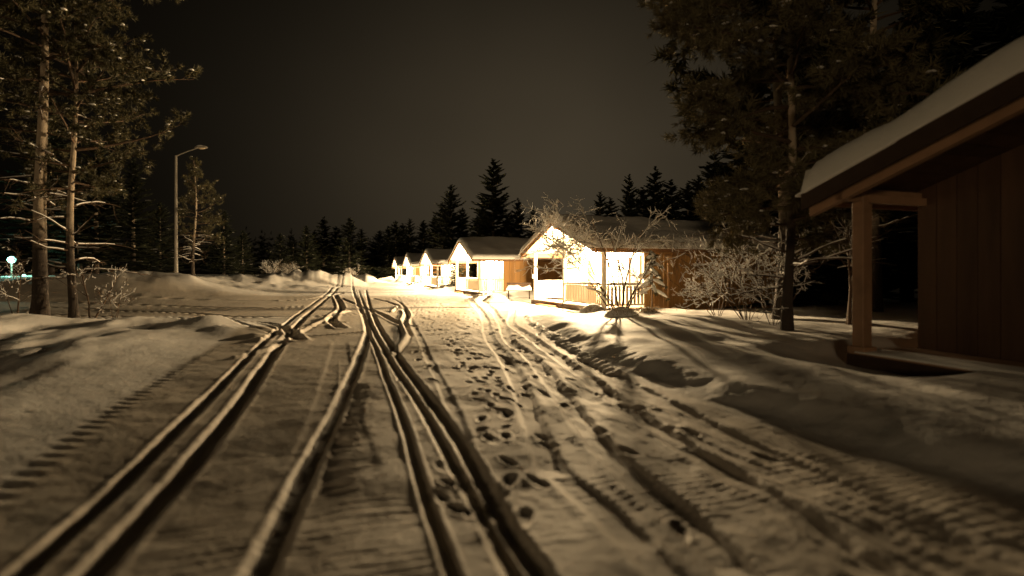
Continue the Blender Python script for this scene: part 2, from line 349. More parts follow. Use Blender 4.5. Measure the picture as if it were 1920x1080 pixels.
# level the snow under the cabins' decks
CABINS = [(2.68, 7.5, .06), (22.1, 9.3, -.02), (40.6, 9.3, -.06), (56.8, 9.3, .0), (72.5, 9.3, .0), (87.0, 9.3, .0)]
for c, l0, zg in CABINS:
    m_ = sst(5.2, 4.0, np.abs(ssx-c)) if False else (1-sst(3.9, 5.2, np.abs(ssx-c)))
    m_ = m_*sst(-.9 if l0 > 8 else -1.3, .5 if l0 > 8 else .1, llx-l0)*(1-sst(10.2, 11.5, llx-l0))
    if l0 < 8: m_ = m_*(1-(1-sst(4.4, 5.3, ssx))*(1-sst(.45, .7, llx-l0)))
    H = H*(1-m_) + (zg-.06 + .04*fbm(XX/.8, YY/.8, 50, 2))*m_
def ground_z(x, y):
    sc_ = max(y, 2.09); j = min(max(np.searchsorted(ys, y), 1), len(ys)-1); k = min(max(np.searchsorted(us, x/sc_), 1), len(us)-1)
    return float(H[j, k])
m = MB(); nr, nc = XX.shape
ii = (np.arange(nr-1)[:, None]*nc + np.arange(nc-1)[None]).ravel()
m.add(np.stack([XX, YY, H], -1).reshape(-1, 3), np.stack([ii, ii+1, ii+nc+1, ii+nc], -1))
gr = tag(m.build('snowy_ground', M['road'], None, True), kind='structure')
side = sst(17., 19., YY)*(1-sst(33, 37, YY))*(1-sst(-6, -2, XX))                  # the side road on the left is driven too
trod_dim = np.clip(np.maximum(onroad*(1-sst(60, 75, YY))*(1-sst(8.2, 9.2, llx)), side)+.35*fbm(XX/.8, YY/.8, 61, 3), 0, 1)  # trodden snow tint; also paints the dim foreground into the road's colour
trod_dim[YY > 75] = 0
gr.data.attributes.new('trodden_dim', 'FLOAT', 'POINT').data.foreach_set('value', trod_dim.ravel().astype(np.float32))
t = M['road'].node_tree; at_ = N(t, 'ShaderNodeAttribute', attribute_name='trodden_dim'); p = t.nodes['Principled BSDF']
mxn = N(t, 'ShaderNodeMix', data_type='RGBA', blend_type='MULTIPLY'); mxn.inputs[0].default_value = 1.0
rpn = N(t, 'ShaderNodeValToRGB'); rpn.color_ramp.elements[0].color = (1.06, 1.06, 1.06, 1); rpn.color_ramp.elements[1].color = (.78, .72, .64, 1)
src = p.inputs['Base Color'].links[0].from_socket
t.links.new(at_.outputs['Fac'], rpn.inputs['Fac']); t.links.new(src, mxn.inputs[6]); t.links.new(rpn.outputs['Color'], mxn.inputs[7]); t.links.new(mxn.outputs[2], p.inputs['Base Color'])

# ------------------------------------------------------------------ cabins
HW, HE = 3.7, 4.25
def roof_z(y, za, ze): return za - abs(y)*(za-ze)/HE
def planks(parent, name, mat_, fixed, axis, a0, a1, z0, ztop, wid, openings=(), th=.025, gap=.012, seed=0, batten=None):
    """boards standing side by side on the plane axis=fixed; openings are (a0,a1,z0,z1)"""
    r = random.Random(seed); n = max(1, round((a1-a0)/wid)); w = (a1-a0)/n; cache = {}
    def piece(u0, u1, zb, zt0, zt1):
        pr = r.choice((0., .003, .006)); key = (round(u1-u0, 3), round(zt0-zb, 3), round(zt1-zb, 3), pr)
        if key not in cache:
            mb = MB(); d = th+pr
            q = [(0, 0, 0), (u1-u0, 0, 0), (u1-u0, d, 0), (0, d, 0), (0, 0, zt0-zb), (u1-u0, 0, zt1-zb), (u1-u0, d, zt1-zb), (0, d, zt0-zb)]
            if axis == 'x': q = [(-y_, x_, z_) for x_, y_, z_ in q]          # board runs along local y, faces -x
            else: q = [(x_, -y_, z_) for x_, y_, z_ in q]                    # board runs along local x, faces -y
            mb.hexa(q); o = mb.build(name, mat_, parent); cache[key] = o.data
        else: o = link(name, cache[key], None, parent)
        o.location = (fixed, u0, zb) if axis == 'x' else (u0, fixed, zb)
    for i in range(n):
        u0 = a0+i*w+gap/2; u1 = a0+(i+1)*w-gap/2; uc = (u0+u1)/2
        t0, t1 = ztop(u0), ztop(u1); cut = [op for op in openings if op[0] < uc < op[1]]
        if not cut: piece(u0, u1, z0, t0, t1)
        else:
            op = cut[0]
            if op[2] > z0+.05: piece(u0, u1, z0, op[2], op[2])
            if op[3] < min(t0, t1)-.05: piece(u0, u1, op[3], t0, t1)
def slope_slab(y0, y1, x0, x1, za, ze, up, th):
    mb = MB(); z0, z1 = roof_z(y0, za, ze)+up, roof_z(y1, za, ze)+up
    mb.hexa([(x0,y0,z0),(x1,y0,z0),(x1,y1,z1),(x0,y1,z1),(x0,y0,z0+th),(x1,y0,z0+th),(x1,y1,z1+th),(x0,y1,z1+th)]); return mb
def roof_snow(x0, x1, za, ze, up, T, seed, over=.10, rd=.26):
    nx, ny = 90, 80; xs = np.linspace(x0-over, x1+over, nx); yv = np.linspace(-HE-over, HE+over, ny); X, Y = np.meshgrid(xs, yv, indexing='ij')
    zb = za - np.sqrt(Y**2+.06)*(za-ze)/HE + up
    e = np.minimum(np.minimum(X-xs[0], xs[-1]-X), np.minimum(Y-yv[0], yv[-1]-Y))
    e = e + .05*fbm(X/.5, Y/.5, seed+3, 2)*(e > .02)
    prof = np.sqrt(np.clip(1-(1-np.clip(e/rd, 0, 1))**2, 0, 1))
    top = zb + T*prof*(1+.35*fbm(X/1.4, Y/1.4, seed, 3)) ; bot = zb - .035*(e < .1)
    mb = MB(); k = nx*ny; i = (np.arange(nx-1)[:, None]*ny+np.arange(ny-1)[None]).ravel(); q = np.stack([i, i+ny, i+ny+1, i+1], -1)
    V = np.concatenate([np.stack([X, Y, top], -1).reshape(-1, 3), np.stack([X, Y, bot], -1).reshape(-1, 3)])
    b = np.concatenate([np.arange(ny), np.arange(1, nx)*ny+ny-1, (nx-1)*ny+np.arange(ny-2, -1, -1), np.arange(nx-2, -1, -1)*ny])
    sd_ = np.stack([b[:-1], b[1:], b[1:]+k, b[:-1]+k], -1)
    mb.add(V, np.concatenate([q, q[:, ::-1]+k, sd_])); return mb
def snow_strip(a, b, w, h, seed=0):
    a = np.array(a, float); b = np.array(b, float); n = 14; tt = np.linspace(0, 1, n)[:, None]; P = a+(b-a)*tt
    d = (b-a)/np.linalg.norm(b-a); r = np.array((d[1], -d[0], 0)); r /= np.linalg.norm(r)+1e-9
    hh = h*(1+.5*fbm(tt[:, 0]*5, tt[:, 0]*0+seed, 70, 2)); hh[0] *= .4; hh[-1] *= .4
    prof = [(-1, 0), (-.95, .6), (-.4, 1), (.4, 1), (.95, .6), (1, 0)]
    V = np.stack([P + r*w/2*p + np.array((0, 0, 1))*(hh[:, None]*q) for p, q in prof], 1).reshape(-1, 3); k = 6
    i = np.arange(n-1)[:, None]*k; j = np.arange(k)[None]; j2 = (j+1) % k; mb = MB()
    mb.add(V, np.stack([i+j, i+k+j, i+k+j2, i+j2], -1).reshape(-1, 4)); return mb
picket_cache = {}
def railing(parent, a, b, z0, detail, mat_, seed, skip_snow=False):
    a = np.array(a, float); b = np.array(b, float); ln = np.linalg.norm(b-a); d = (b-a)/ln
    mb = MB(); mb.bar((*a, z0+.92), (*b, z0+.92), .09, .05); rl = mb.build('railing', M['pale'], parent)
    mb = MB(); mb.bar((*a, z0+.14), (*b, z0+.14), .05, .07); mb.build('bottom_rail', M['pale'], rl)
    n = int(ln/.155)
    if detail:
        for i in range(n):
            c = a+d*(i+.5)*ln/n; key = (round(abs(d[0]), 1),)
            if key not in picket_cache:
                q = MB(); q.bar((-d[0]*.055, -d[1]*.055, .5), (d[0]*.055, d[1]*.055, .5), .022, .76); o = q.build('picket', mat_, rl); picket_cache[key] = o.data
            else: o = link('picket', picket_cache[key], None, rl)
            o.location = (c[0], c[1], z0)
    else:
        q = MB()
        for i in range(n):
            c = a+d*(i+.5)*ln/n; q.bar((*(c-d*.055), z0+.5), (*(c+d*.055), z0+.5), .022, .76)
        tag(q.build('pickets', mat_, rl), kind='stuff')
    snow_strip((*a, z0+.946), (*b, z0+.946), .10, .06, seed).build('snow_cap', M['snow'], rl, True)
    return rl

def cabin(c, l0, zg, zf, za, ze, detail, label, seed, snowdepth=.34, lit=True, style='gold', depth=2.4, length=9.8, lamp=1.0, group='cabins in a row along the snowy road'):
    x, y = sl(c, l0); root = empty('cabin', (x, y, 0), ROW); tag(root, label, 'cabin', group)
    gold = style == 'gold'; W = M['wood'] if gold else M['red']; T = M['trim'] if gold else M['redtrim']; I = M['pale'] if gold else M['red']
    xb, xe = depth, length-.4
    # floor
    bx('deck', (.42, -HW-.12, zg-.12), (xb-.002, HW+.12, zf-.02), M['dark'], root)
    for i in range(9):
        w = (xb-.47)/9; bx('deck_board', (.44+i*w, -HW-.1, zf-.019), (.44+(i+1)*w-.01, HW+.1, zf+.006), T, root) if detail > 1 else None
    mbs = snow_strip((.78, -HW, zf+.004), (.78, HW, zf+.004), .7, .06, seed); mbs.build('deck_snow', M['snow'], root, True)
    # posts
    for yy in ((HW, 0, -HW) if gold else (HW, -HW)):
        ztop = roof_z(yy, za, ze) - (.02 if yy else .16)
        po = bx('post', (.52, yy-.085, zg-.1) if gold else (.50, yy-.10, zg-.1), (.68, yy+.085, ztop) if gold else (.70, yy+.10, ztop), I if gold else T, root, .012)
        if detail > 1 and gold and yy == HW: bx('switch_box', (.42, yy-.06, zg+1.28), (.518, yy+.06, zg+1.5), M['wire'], po, .01)
        if not gold: bx('plinth', (.46, yy-.15, zg-.1), (.74, yy+.15, zf+.10), T, po, .01)
    # beams
    for yy in (HW, -HW):
        zt = roof_z(yy, za, ze)-.03; bx('eave_beam', (.1, yy-.07, zt-.2), (xb+.1, yy+.07, zt-.004), T, root, .01)
    bx('ridge_beam', (.06, -.08, za-.24), (xb+.1, .08, za-.04), T, root, .01)
    if not gold:
        mb = MB(); mb.bar((.6, HW-.1, ze-.02), (xb, HW-.1, ze-.02), .10, .12); mb.build('tie_beam', T, root)
    # walls
    top = lambda u: roof_z(u, za, ze)-.005
    if gold: ops = [(-3.35, -.75, zf+.75, zf+2.02), (.35, 1.35, zf+.02, zf+2.05)]
    else: ops = [(.75, 1.75, zf+.02, zf+2.1)]
    flat = lambda u: roof_z(HW, za, ze)-.01
    pw_ = .30 if not gold else (.21 if detail > 1 else .42)
    planks(root, 'wall_board', I if gold else W, xb, 'x', -HW, HW, zf+.008, top, pw_, ops, seed=seed)
    for sy in (-1, 1):
        if detail > 0 and (sy < 0 or not gold) :
            if sy < 0: planks(root, 'wall_board', W, -HW, 'y', xb+.01, xe, zg+.02, flat, pw_, (), seed=seed+1)
            else: bx('side_wall', (xb+.03, HW-.05, zg-.1), (xe, HW, flat(0)), W, root)
        else: bx('side_wall', (xb+.03, sy*HW-.05*(sy > 0), zg-.1), (xe, sy*HW+.05*(sy < 0), flat(0)), W, root)
    for (xa, xc) in ((xb+.012, xb+.06), (xe-.06, xe-.01)):           # backing of the front wall (with its openings left open at the window), rear gable wall
        mb = MB()
        if xa < xb+.1 and gold:
            for (ya, yb, z0, z1) in ((-HW+.06, -3.35, zg, None), (-3.35, -.75, zg, ops[0][2]), (-3.35, -.75, ops[0][3], None), (-.75, .35, zg, None), (.35, 1.35, ops[1][3], None), (1.35, HW-.06, zg, None)):
                za_, zb_ = (top(ya)-.03, top(yb)-.03) if z1 is None else (z1, z1)
                if ya < 0 < yb:
                    pieces = ((ya, 0.), (0., yb))
                else: pieces = ((ya, yb),)
                for (p_, q_) in pieces:
                    t0, t1 = (top(p_)-.03, top(q_)-.03) if z1 is None else (z1, z1)
                    mb.hexa([(xa,p_,z0),(xc,p_,z0),(xc,q_,z0),(xa,q_,z0),(xa,p_,t0),(xc,p_,t0),(xc,q_,t1),(xa,q_,t1)])
        else:
            for (p_, q_) in ((-HW+.06, 0.), (0., HW-.06)):
                mb.hexa([(xa,p_,zg-.1),(xc,p_,zg-.1),(xc,q_,zg-.1),(xa,q_,zg-.1),(xa,p_,top(p_)-.03),(xc,p_,top(p_)-.03),(xc,q_,top(q_)-.03),(xa,q_,top(q_)-.03)])
        mb.build('front_wall' if xa < xb+.1 else 'rear_wall', M['dark'] if not gold else W, root)
    # window and door
    if gold:
        y0, y1, z0, z1 = ops[0]; mb = MB()
        for (a, b) in (((xb-.05, y0-.07, z0-.07), (xb+.08, y0, z1+.07)), ((xb-.05, y1, z0-.07), (xb+.08, y1+.07, z1+.07)), ((xb-.052, y0, z1), (xb+.08, y1, z1+.07)), ((xb-.052, y0, z0-.07), (xb+.08, y1, z0))): mb.box(a, b)
        wi = mb.build('window', M['pale'], root); step = (y1-y0)/3
        for k in (1, 2): bx('mullion', (xb-.02, y0+k*step-.03, z0), (xb+.05, y0+k*step+.03, z1), M['pale'], wi)
        for k in range(3): bx('pane', (xb+.012, y0+k*step+.03, z0+.002), (xb+.018, y0+(k+1)*step-.03, z1-.002), M['glass'], wi)
        for (ya, yb, mt) in ((y0+.02, y0+.75, M['redcurtain']), (y0+.78, y0+1.25, M['curtain']), (y1-.95, y1-.5, M['redcurtain']), (y1-.48, y1-.02, M['curtain'])):
            n = 24; yv = np.linspace(ya, yb, n); xv = xb+.13+.025*np.sin(np.linspace(0, 26, n)); V = np.concatenate([np.stack([xv, yv, np.full(n, z0-.02)], -1), np.stack([xv, yv, np.full(n, z1)], -1)])
            V = np.concatenate([V, V+np.array((.008, 0, 0))]); i = np.arange(n-1); F = np.stack([i, i+1, i+n+1, i+n], -1); q = MB(); q.add(V, np.concatenate([F, F[:, ::-1]+2*n])); q.build('curtain', mt, wi, True)
        bx('room_partition', (xb+1.2, -HW+.08, zg), (xb+1.25, HW-.08, flat(0)-.05), W, root)
    y0, y1, z0, z1 = ops[-1]; dm = M['trim'] if gold else M['dark']
    dr = bx('door', (xb-.005, y0+.05, z0), (xb+.045, y1-.05, z1-.05), dm, root)
    mb = MB(); mb.box((xb-.05, y0-.04, z0), (xb+.01, y0+.05, z1+.04)); mb.box((xb-.05, y1-.05, z0), (xb+.01, y1+.04, z1+.04)); mb.box((xb-.052, y0+.05, z1-.05), (xb+.01, y1-.05, z1+.042)); mb.build('door_frame', M['pale'] if gold else M['redtrim'], dr)
    mb = MB(); mb.tube([(xb-.005, y1-.16, z0+1.02), (xb-.07, y1-.16, z0+1.02), (xb-.07, y1-.28, z0+1.02)], .012, 6); mb.build('handle', M['wire'], dr)
    for k in range(3): bx('door_panel', (xb-.018, y0+.14, z0+.12+k*.64), (xb-.004, y1-.14, z0+.68+k*.64), dm, dr, .006)
    # roof: soffit boards, felt slab, barge boards, fascia
    rf = slope_slab(0, HE, 0, length, za, ze, .05, .10).build('roof', M['felt'], root)
    slope_slab(-HE, 0, 0, length, za, ze, .05, .10).build('roof_slope', M['felt'], rf)
    if detail > 1:
        for sy in (-1, 1):
            for k in range(16):
                ya, yb = sorted((sy*k*HE/16, sy*((k+1)*HE/16-.012))); slope_slab(ya, yb, .03, xb+.25, za, ze, .012, .03).build('soffit_board', I, root)
    else:
        for sy in (-1, 1):
            ya, yb = sorted((0, sy*HE)); slope_slab(ya, yb, .03, length-.03, za, ze, .012, .03).build('soffit', I, root)
    for sy in (-1, 1):
        for xa in (-.05, length):
            ya, yb = sorted((0, sy*(HE+.03))); q = slope_slab(ya, yb, xa, xa+.045, za, ze, -.10 if gold else -.14, .25 if gold else .29).build('barge_board', T if gold else M['dark'], root)
        if not gold and sy > 0:
            slope_slab(.0, HE, .10, .22, za, ze, -.24, .248).build('rafter', T, root)
        zf_ = roof_z(HE, za, ze); bx('fascia', (0, sy*HE-(.0 if sy > 0 else .035), zf_-.06), (length, sy*HE+(.035 if sy > 0 else 0), zf_+.12), T, root)
    roof_snow(0, length, za, ze, .155, .34*snowdepth/.34 if gold else .50, 100+seed, .10, .26 if gold else .5).build('roof_snow', M['snow'], root, True)
    # railings
    if gold:
        railing(root, (.6, -.09), (.6, -HW+.1), zf, detail > 1, I, seed)
        railing(root, (.7, -HW), (xb-.03, -HW), zf, detail > 1, I, seed+5)
        railing(root, (.7, HW), (xb-.03, HW), zf, detail > 1, I, seed+9)
        bx('step', (.0, .35, zg-.15), (.40, 2.2, zf-.12), T, root, .01)
    if lit:
        fx = bx('wall_lamp', (xb-.10, -.30, zf+2.10), (xb-.026, -.10, zf+2.28), M['wire'], root, .01)
        me = bpy.data.meshes.new('globe'); import bmesh; bm = bmesh.new(); bmesh.ops.create_icosphere(bm, subdivisions=2, radius=.10, matrix=Matrix.Translation((xb-.2, -.2, zf+2.19))); bm.to_mesh(me); bm.free(); link('globe', me, M['lamp'], fx)
        ld = bpy.data.lights.new('porch_light', 'POINT'); ld.energy = LAMP_W*lamp; ld.color = LAMP_COL; ld.shadow_soft_size = .07
        lo = bpy.data.objects.new('porch_light', ld); COL.objects.link(lo); lo.parent = fx; lo.location = (xb-.62, -.2, zf+2.0)
    return root
cabin(22.1, 9.3, -.06, .12, 3.70, 2.36, 2, 'largest lit cabin, behind the bare birch shrub, with deep snow on its roof', 1)
cabin(40.6, 9.3, -.12, .10, 3.95, 2.40, 1, 'second nearest lit cabin with three porch posts in front of the tallest spruce', 2)
cabin(56.8, 9.3, -.05, .12, 3.75, 2.36, 0, 'middle lit cabin of five, third along the row', 3, .26, lamp=.85)
cabin(72.5, 9.3, -.05, .12, 3.75, 2.36, 0, 'fourth lit cabin along the row, second from the far end', 4, .4, lamp=1.15)
cabin(87.0, 9.3, -.05, .12, 3.75, 2.36, 0, 'farthest lit cabin at the far end of the row', 5, .3, lamp=.7)
def turf(root, za, ze, seed):
    r = random.Random(seed); mb, sm = MB(), MB()
    for i in range(2600):
        edge = r.random(); x = r.uniform(-.1, 6.5)*r.random()**.4 if edge < .55 else r.uniform(-.12, .25)
        y = (-HE-.08+abs(r.gauss(0, .5))) if edge < .55 else -r.uniform(0, HE)
        if edge > .93: y = r.uniform(-.8, .6)
        z = roof_z(y, za, ze)+.155+r.uniform(.0, .30); a = r.uniform(0, 6.28)
        out = np.array((-.5 if edge >= .55 else r.gauss(0, .4), -.9 if edge < .55 else r.gauss(-.2, .5), r.gauss(-.1, .5) if edge < .93 else r.uniform(0, 1))); ln = r.uniform(.12, .42)
        b = limb((x, y, z), out, ln, 3, .2, -.18, r); mb.tube(b, np.linspace(.010, .003, 4), 3, False)
    tag(mb.build('turf_grass', M['snowtwig'], root), kind='stuff')
turf(bpy.data.objects['cabin'], 3.70, 2.36, 4)
c0 = cabin(2.68, 7.5, .10, .22, 4.08, 2.70, 2, 'unlit dark red-brown cabin in the right foreground with a thick slab of roof snow', 6, lit=False, style='red', depth=1.9)

# ------------------------------------------------------------------ plants
def rot_to(d):
    d = Vector(d).normalized(); return np.array(d.to_track_quat('Z', 'Y').to_matrix())
def needles(n, ln, w, seed):
    """a tuft: n thin needle blades fanning round +Z"""
    r = np.random.default_rng(seed); V = []
    for i in range(n):
        ph = r.uniform(0, 2*np.pi); th = r.uniform(.25, 1.25); st = np.array((0, 0, r.uniform(0, .6)*ln))
        d = np.array((math.sin(th)*math.cos(ph), math.sin(th)*math.sin(ph), math.cos(th))); sd_ = np.cross(d, r.normal(size=3)); sd_ /= np.linalg.norm(sd_)
        e = st+d*ln*r.uniform(.7, 1.1); V += [st+sd_*w/2, st-sd_*w/2, e]
    return np.array(V)
TUFTS = [needles(22, .17, .020, k) for k in range(4)]
TUFTS_L = [needles(12, .26, .05, k+20) for k in range(4)]
BLOB = None
def blob(r):
    th = np.linspace(0, 2*np.pi, 7)[:-1]; V = [(0, 0, .5)]
    for (q, z) in ((.6, .38), (1., 0.05), (.6, -.18)): V += [(q*math.cos(a), q*math.sin(a), z) for a in th]
    F = []
    for i in range(6): F.append((0, 1+i, 1+(i+1) % 6))
    for k in range(2):
        for i in range(6): a, b = 1+6*k+i, 1+6*k+(i+1) % 6; F += [(a, a+6, b+6), (a, b+6, b)]
    return np.array(V), np.array(F)
BV, BF = blob(1)
def put_tufts(mb, pos, dirs, kinds, scale):
    q = mb.__dict__.setdefault('tq', [])
    for a in zip(pos, dirs, kinds, scale): q.append(a)
def flush(mb):
    by = {}
    for P, D, k, s_ in mb.__dict__.get('tq', []): by.setdefault(id(k), (k, [], [], []))[1].append(P); by[id(k)][2].append(D); by[id(k)][3].append(s_)
    for k, P, D, s_ in by.values():
        P = np.array(P); D = np.array(D, float); D /= np.linalg.norm(D, axis=1)[:, None]; a = np.cross(D, rng.normal(size=D.shape)); a /= np.linalg.norm(a, axis=1)[:, None]; b = np.cross(D, a)
        v = (k[None, :, 0, None]*a[:, None]+k[None, :, 1, None]*b[:, None]+k[None, :, 2, None]*D[:, None])*np.array(s_)[:, None, None]+P[:, None]
        mb.add(v, np.arange(v.shape[0]*v.shape[1]).reshape(-1, 3))
    mb.tq = []
def put_blob(mb, P, rx, ry, rz, ang=0):
    v = BV*np.array((rx, ry, rz))*(1+.25*rng.normal(size=BV.shape)*.6); ca, sa = math.cos(ang), math.sin(ang)
    v = v @ np.array(((ca, sa, 0), (-sa, ca, 0), (0, 0, 1))) + P; mb.add(v, BF)
def pine(loc, h, rad, z0, label, seed, trunk_r=.2, dens=1.0, dead=10, lean=(0, 0), skew=(0, 0), snow=.35, tip=1.0, name='pine_tree', group=None, low=0., tk=None, branches=46, foliage='frost'):
    r = random.Random(seed); root = empty(name, loc); tag(root, label, 'tree', group)
    zs = np.linspace(-.3, h, 16); cx = lean[0]*(zs/h)+.10*np.sin(zs*.7+seed); cy = lean[1]*(zs/h)+.08*np.cos(zs*.6+seed*2)
    rr = trunk_r*(1-zs/h*.86); rr[0] *= 1.5; rr[1] *= 1.05
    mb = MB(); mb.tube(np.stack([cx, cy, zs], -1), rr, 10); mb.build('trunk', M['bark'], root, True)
    at = lambda z: np.array((np.interp(z, zs, cx), np.interp(z, zs, cy), z))
    bm_, fm, sm = MB(), MB(), MB(); tk = tk or TUFTS
    for i in range(branches):
        f = (i+.5)/branches; z = z0+(h-.3-z0)*f**.9+r.uniform(-.2, .2); ph = i*2.4+r.uniform(-.5, .5)
        prof = math.sin(min(1, .22+f*.95)*math.pi)**.7 if f < .95 else .25
        ln = max(.35, rad*prof*r.uniform(.6, 1.15)); d = np.array((math.cos(ph), math.sin(ph), .05+.5*f))
        ln *= 1+.6*(skew[0]*math.cos(ph)+skew[1]*math.sin(ph))
        b = limb(at(z), d, ln, 6, .10, .05 if f > .35 else -.03, r); bm_.tube(b, np.linspace(.022+.012*ln, .006, 7), 4)
        nt = int(dens*(3+ln*3.2))
        for k in range(nt):
            q = r.uniform(.3, 1.0); j = q*6; j0 = min(5, int(j)); P = b[j0]+(b[j0+1]-b[j0])*(j-j0)
            dd = (b[j0+1]-b[j0]); dd = dd/np.linalg.norm(dd); side = np.array((r.gauss(0, 1), r.gauss(0, 1), r.gauss(.2, .6)))
            tw = limb(P, dd*.8+side*.75, r.uniform(.25, .65)*(1.15-.4*q)*min(1.3, .6+ln*.3), 3, .15, .05, r)
            if r.random() < .6: bm_.tube(tw, np.linspace(.008, .004, 4), 3, False)
            for e in range(1, 4):
                for w in range(2):
                    dr = tw[e]-tw[e-1]; dr = dr/np.linalg.norm(dr)+np.array([r.gauss(0, .45) for _ in range(3)])
                    put_tufts(fm, [tw[e]+np.array([r.gauss(0, .05) for _ in range(3)])], [dr], [tk[r.randrange(4)]], [r.uniform(.75, 1.25)*tip])
            if r.random() < snow: put_blob(sm, tw[-1]+np.array((0, 0, .05)), r.uniform(.04, .10)*tip, r.uniform(.035, .075)*tip, r.uniform(.035, .07)*tip, r.uniform(0, 3))
    for i in range(dead):                                # bare lower branches with snow lying on them
        z = r.uniform(max(.9, z0*.35-low), z0+.6); ph = r.uniform(0, 6.28); ln = r.uniform(.8, 2.6)*min(1, rad/2.0)
        b = limb(at(z), (math.cos(ph), math.sin(ph), r.uniform(-.1, .3)), ln, 7, .13, -.02, r); bm_.tube(b, np.linspace(.028, .006, 8), 4)
        for k in range(5):
            j = r.randrange(2, 7); tw = limb(b[j], b[j]-b[j-1]+np.array([r.gauss(0, .15) for _ in range(3)]), r.uniform(.25, .7), 3, .2, -.02, r); bm_.tube(tw, np.linspace(.009, .004, 4), 3, False)
        sm.tube(b[1:6]+np.array((0, 0, .022)), np.linspace(.026, .012, 5), 5, False)
    tag(bm_.build('branches', M['twig'], root), kind='stuff'); flush(fm); fm.build('crown', M[foliage], root)
    if sm.v: tag(sm.build('snow', M['snow'], root, True), kind='stuff')
    return root
def spruce_mesh(seed, h=10., rad=1.9, lay=30, z0=.8):
    r = random.Random(seed); fm, sm = MB(), MB()
    for i in range(lay):
        f = i/(lay-1); z = z0+(h-z0-.15)*f; nb = int(11-5*f)
        for k in range(nb):
            ph = k*6.283/nb+r.uniform(-.3, .3)+i; ln = rad*(1-f)**.65*r.choice((.45, .7, .85, 1., 1.25))*r.uniform(.8, 1.1)+.14; zz = z+r.uniform(-.25, .25)
            d = np.array((math.cos(ph), math.sin(ph), .1+.5*f-.25*(1-f))); d /= np.linalg.norm(d); b = limb((0, 0, zz), d, ln, 4, .06, .03, r)
            sd_ = np.array((-math.sin(ph), math.cos(ph), 0))
            for e in range(1, 5):
                for w in range(4):
                    s = 1 if w % 2 else -1; l_ = ln*(.34 if e < 4 else .22)*r.uniform(.5, 1.1)*(1.15-.12*e)+.08; p = b[e]*(1-.5*(w > 1))+b[e-1]*.5*(w > 1)
                    tipv = p + sd_*s*l_*r.uniform(.6, 1) + d*l_*r.uniform(.3, .8) + np.array((0, 0, r.uniform(-.28, .05)*l_)); wd = .07+.15*l_
                    fm.add([p-d*wd, p+d*wd+np.array((0, 0, -.04)), tipv, p+np.array((0, 0, -.11))], [(0, 1, 2), (0, 2, 3)])
            fm.add([b[0]-sd_*.05, b[0]+sd_*.05, b[4]], [(0, 1, 2)])
            if r.random() < .10: put_blob(sm, b[3]+np.array((0, 0, .05)), ln*.16+.05, .10+ln*.05, .06, ph)
    return fm, sm
def spruce_proto(seed, **kw):
    fm, sm = spruce_mesh(seed, **kw); h = kw.get('h', 10.); root = empty('spruce_tree', (0, 0, 0))
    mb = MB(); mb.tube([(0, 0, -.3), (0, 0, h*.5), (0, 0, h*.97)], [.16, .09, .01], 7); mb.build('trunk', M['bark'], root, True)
    fm.build('crown', M['fir'], root); tag(sm.build('snow', M['snow'], root), kind='stuff'); return root
PROTO = [spruce_proto(3, rad=2.3, lay=30), spruce_proto(4, rad=2.7, lay=26), spruce_proto(5, rad=1.8, lay=30), spruce_proto(6, rad=2.4, lay=24, z0=1.5)]
used = [False]*4
def spruce(px, top, Y, k, label, wid=1.0, group=None, z=None):
    X = (px-CX)/FP*Y; gz = ground_z(X, Y) if z is None else z; hh = CAMZ+(HZ-top)*Y/FP-gz; src = PROTO[k]
    if not used[k]: o = src; used[k] = True
    else:
        o = src.copy(); COL.objects.link(o)
        for ch in src.children:
            q = ch.copy(); COL.objects.link(q); q.parent = o
    o.location = (X, Y, gz); o.scale = (hh/10*wid*1.25, hh/10*wid*1.25, hh/10); o.rotation_euler = (0, 0, rnd.uniform(0, 6)); tag(o, label, 'tree', group); return o
spruce(925, 300, 51, 0, 'tallest dark spruce, rising behind the second lit cabin', .95)
spruce(846, 346, 66, 1, 'tall dark spruce left of the tallest one, above the middle cabin', .85)
spruce(972, 374, 52, 2, 'short dark spruce just right of the tallest spruce', 1.)
spruce(1180, 330, 45, 0, 'pointed dark spruce behind the snowy ridge of the largest cabin, left of a twin', .75)
spruce(1230, 316, 45, 2, 'taller of two pointed spruces behind the ridge of the largest cabin', 1.05)
spruce(1290, 345, 36, 3, 'snow-dusted spruce behind the right end of the largest cabin roof', 1.1)
spruce(1340, 285, 40, 1, 'broad dark spruce behind the left edge of the big right pine', .9)
spruce(1125, 362, 47, 3, 'low dark spruce peeping over the largest cabin beside the birch twigs', .9)
spruce(742, 414, 96, 1, 'leftmost of three dark spruces above the far end of the cabin row', .9)
spruce(768, 411, 96, 0, 'middle of three dark spruces above the far end of the cabin row', .9)
spruce(794, 414, 95, 2, 'rightmost of three dark spruces above the far end of the cabin row', 1.4)
spruce(655, 408, 92, 1, 'bushy dark spruce above the end of the road', 1.0)
spruce(607, 408, 94, 2, 'slim dark spruce left of the end of the road', 1.25)
spruce(575, 424, 88, 0, 'dark spruce above the far snow piles left of the road', 1.)
spruce(525, 438, 84, 3, 'low broad dark spruce at the left of the far snow piles', 1.2)
spruce(700, 452, 105, 3, 'small distant spruce in the gap between two clumps at the road end', 1.3)
spruce(855, 470, 47, 3, 'small snowy spruce seen through the porch of the second cabin', 1.1)
spruce(888, 478, 52, 1, 'snow-laden young spruce seen between the porch posts of the second cabin', 1.)
for i, (px, top, Y) in enumerate(((420, 395, 60), (455, 432, 66), (250, 300, 40), (180, 250, 42), (95, 200, 54), (300, 380, 46), (-60, 230, 52), (150, 330, 48))):
    spruce(px, top, Y, i % 4, 'dark spruce in the unlit wood behind the left pines', 1., 'spruces in the dark wood on the left')
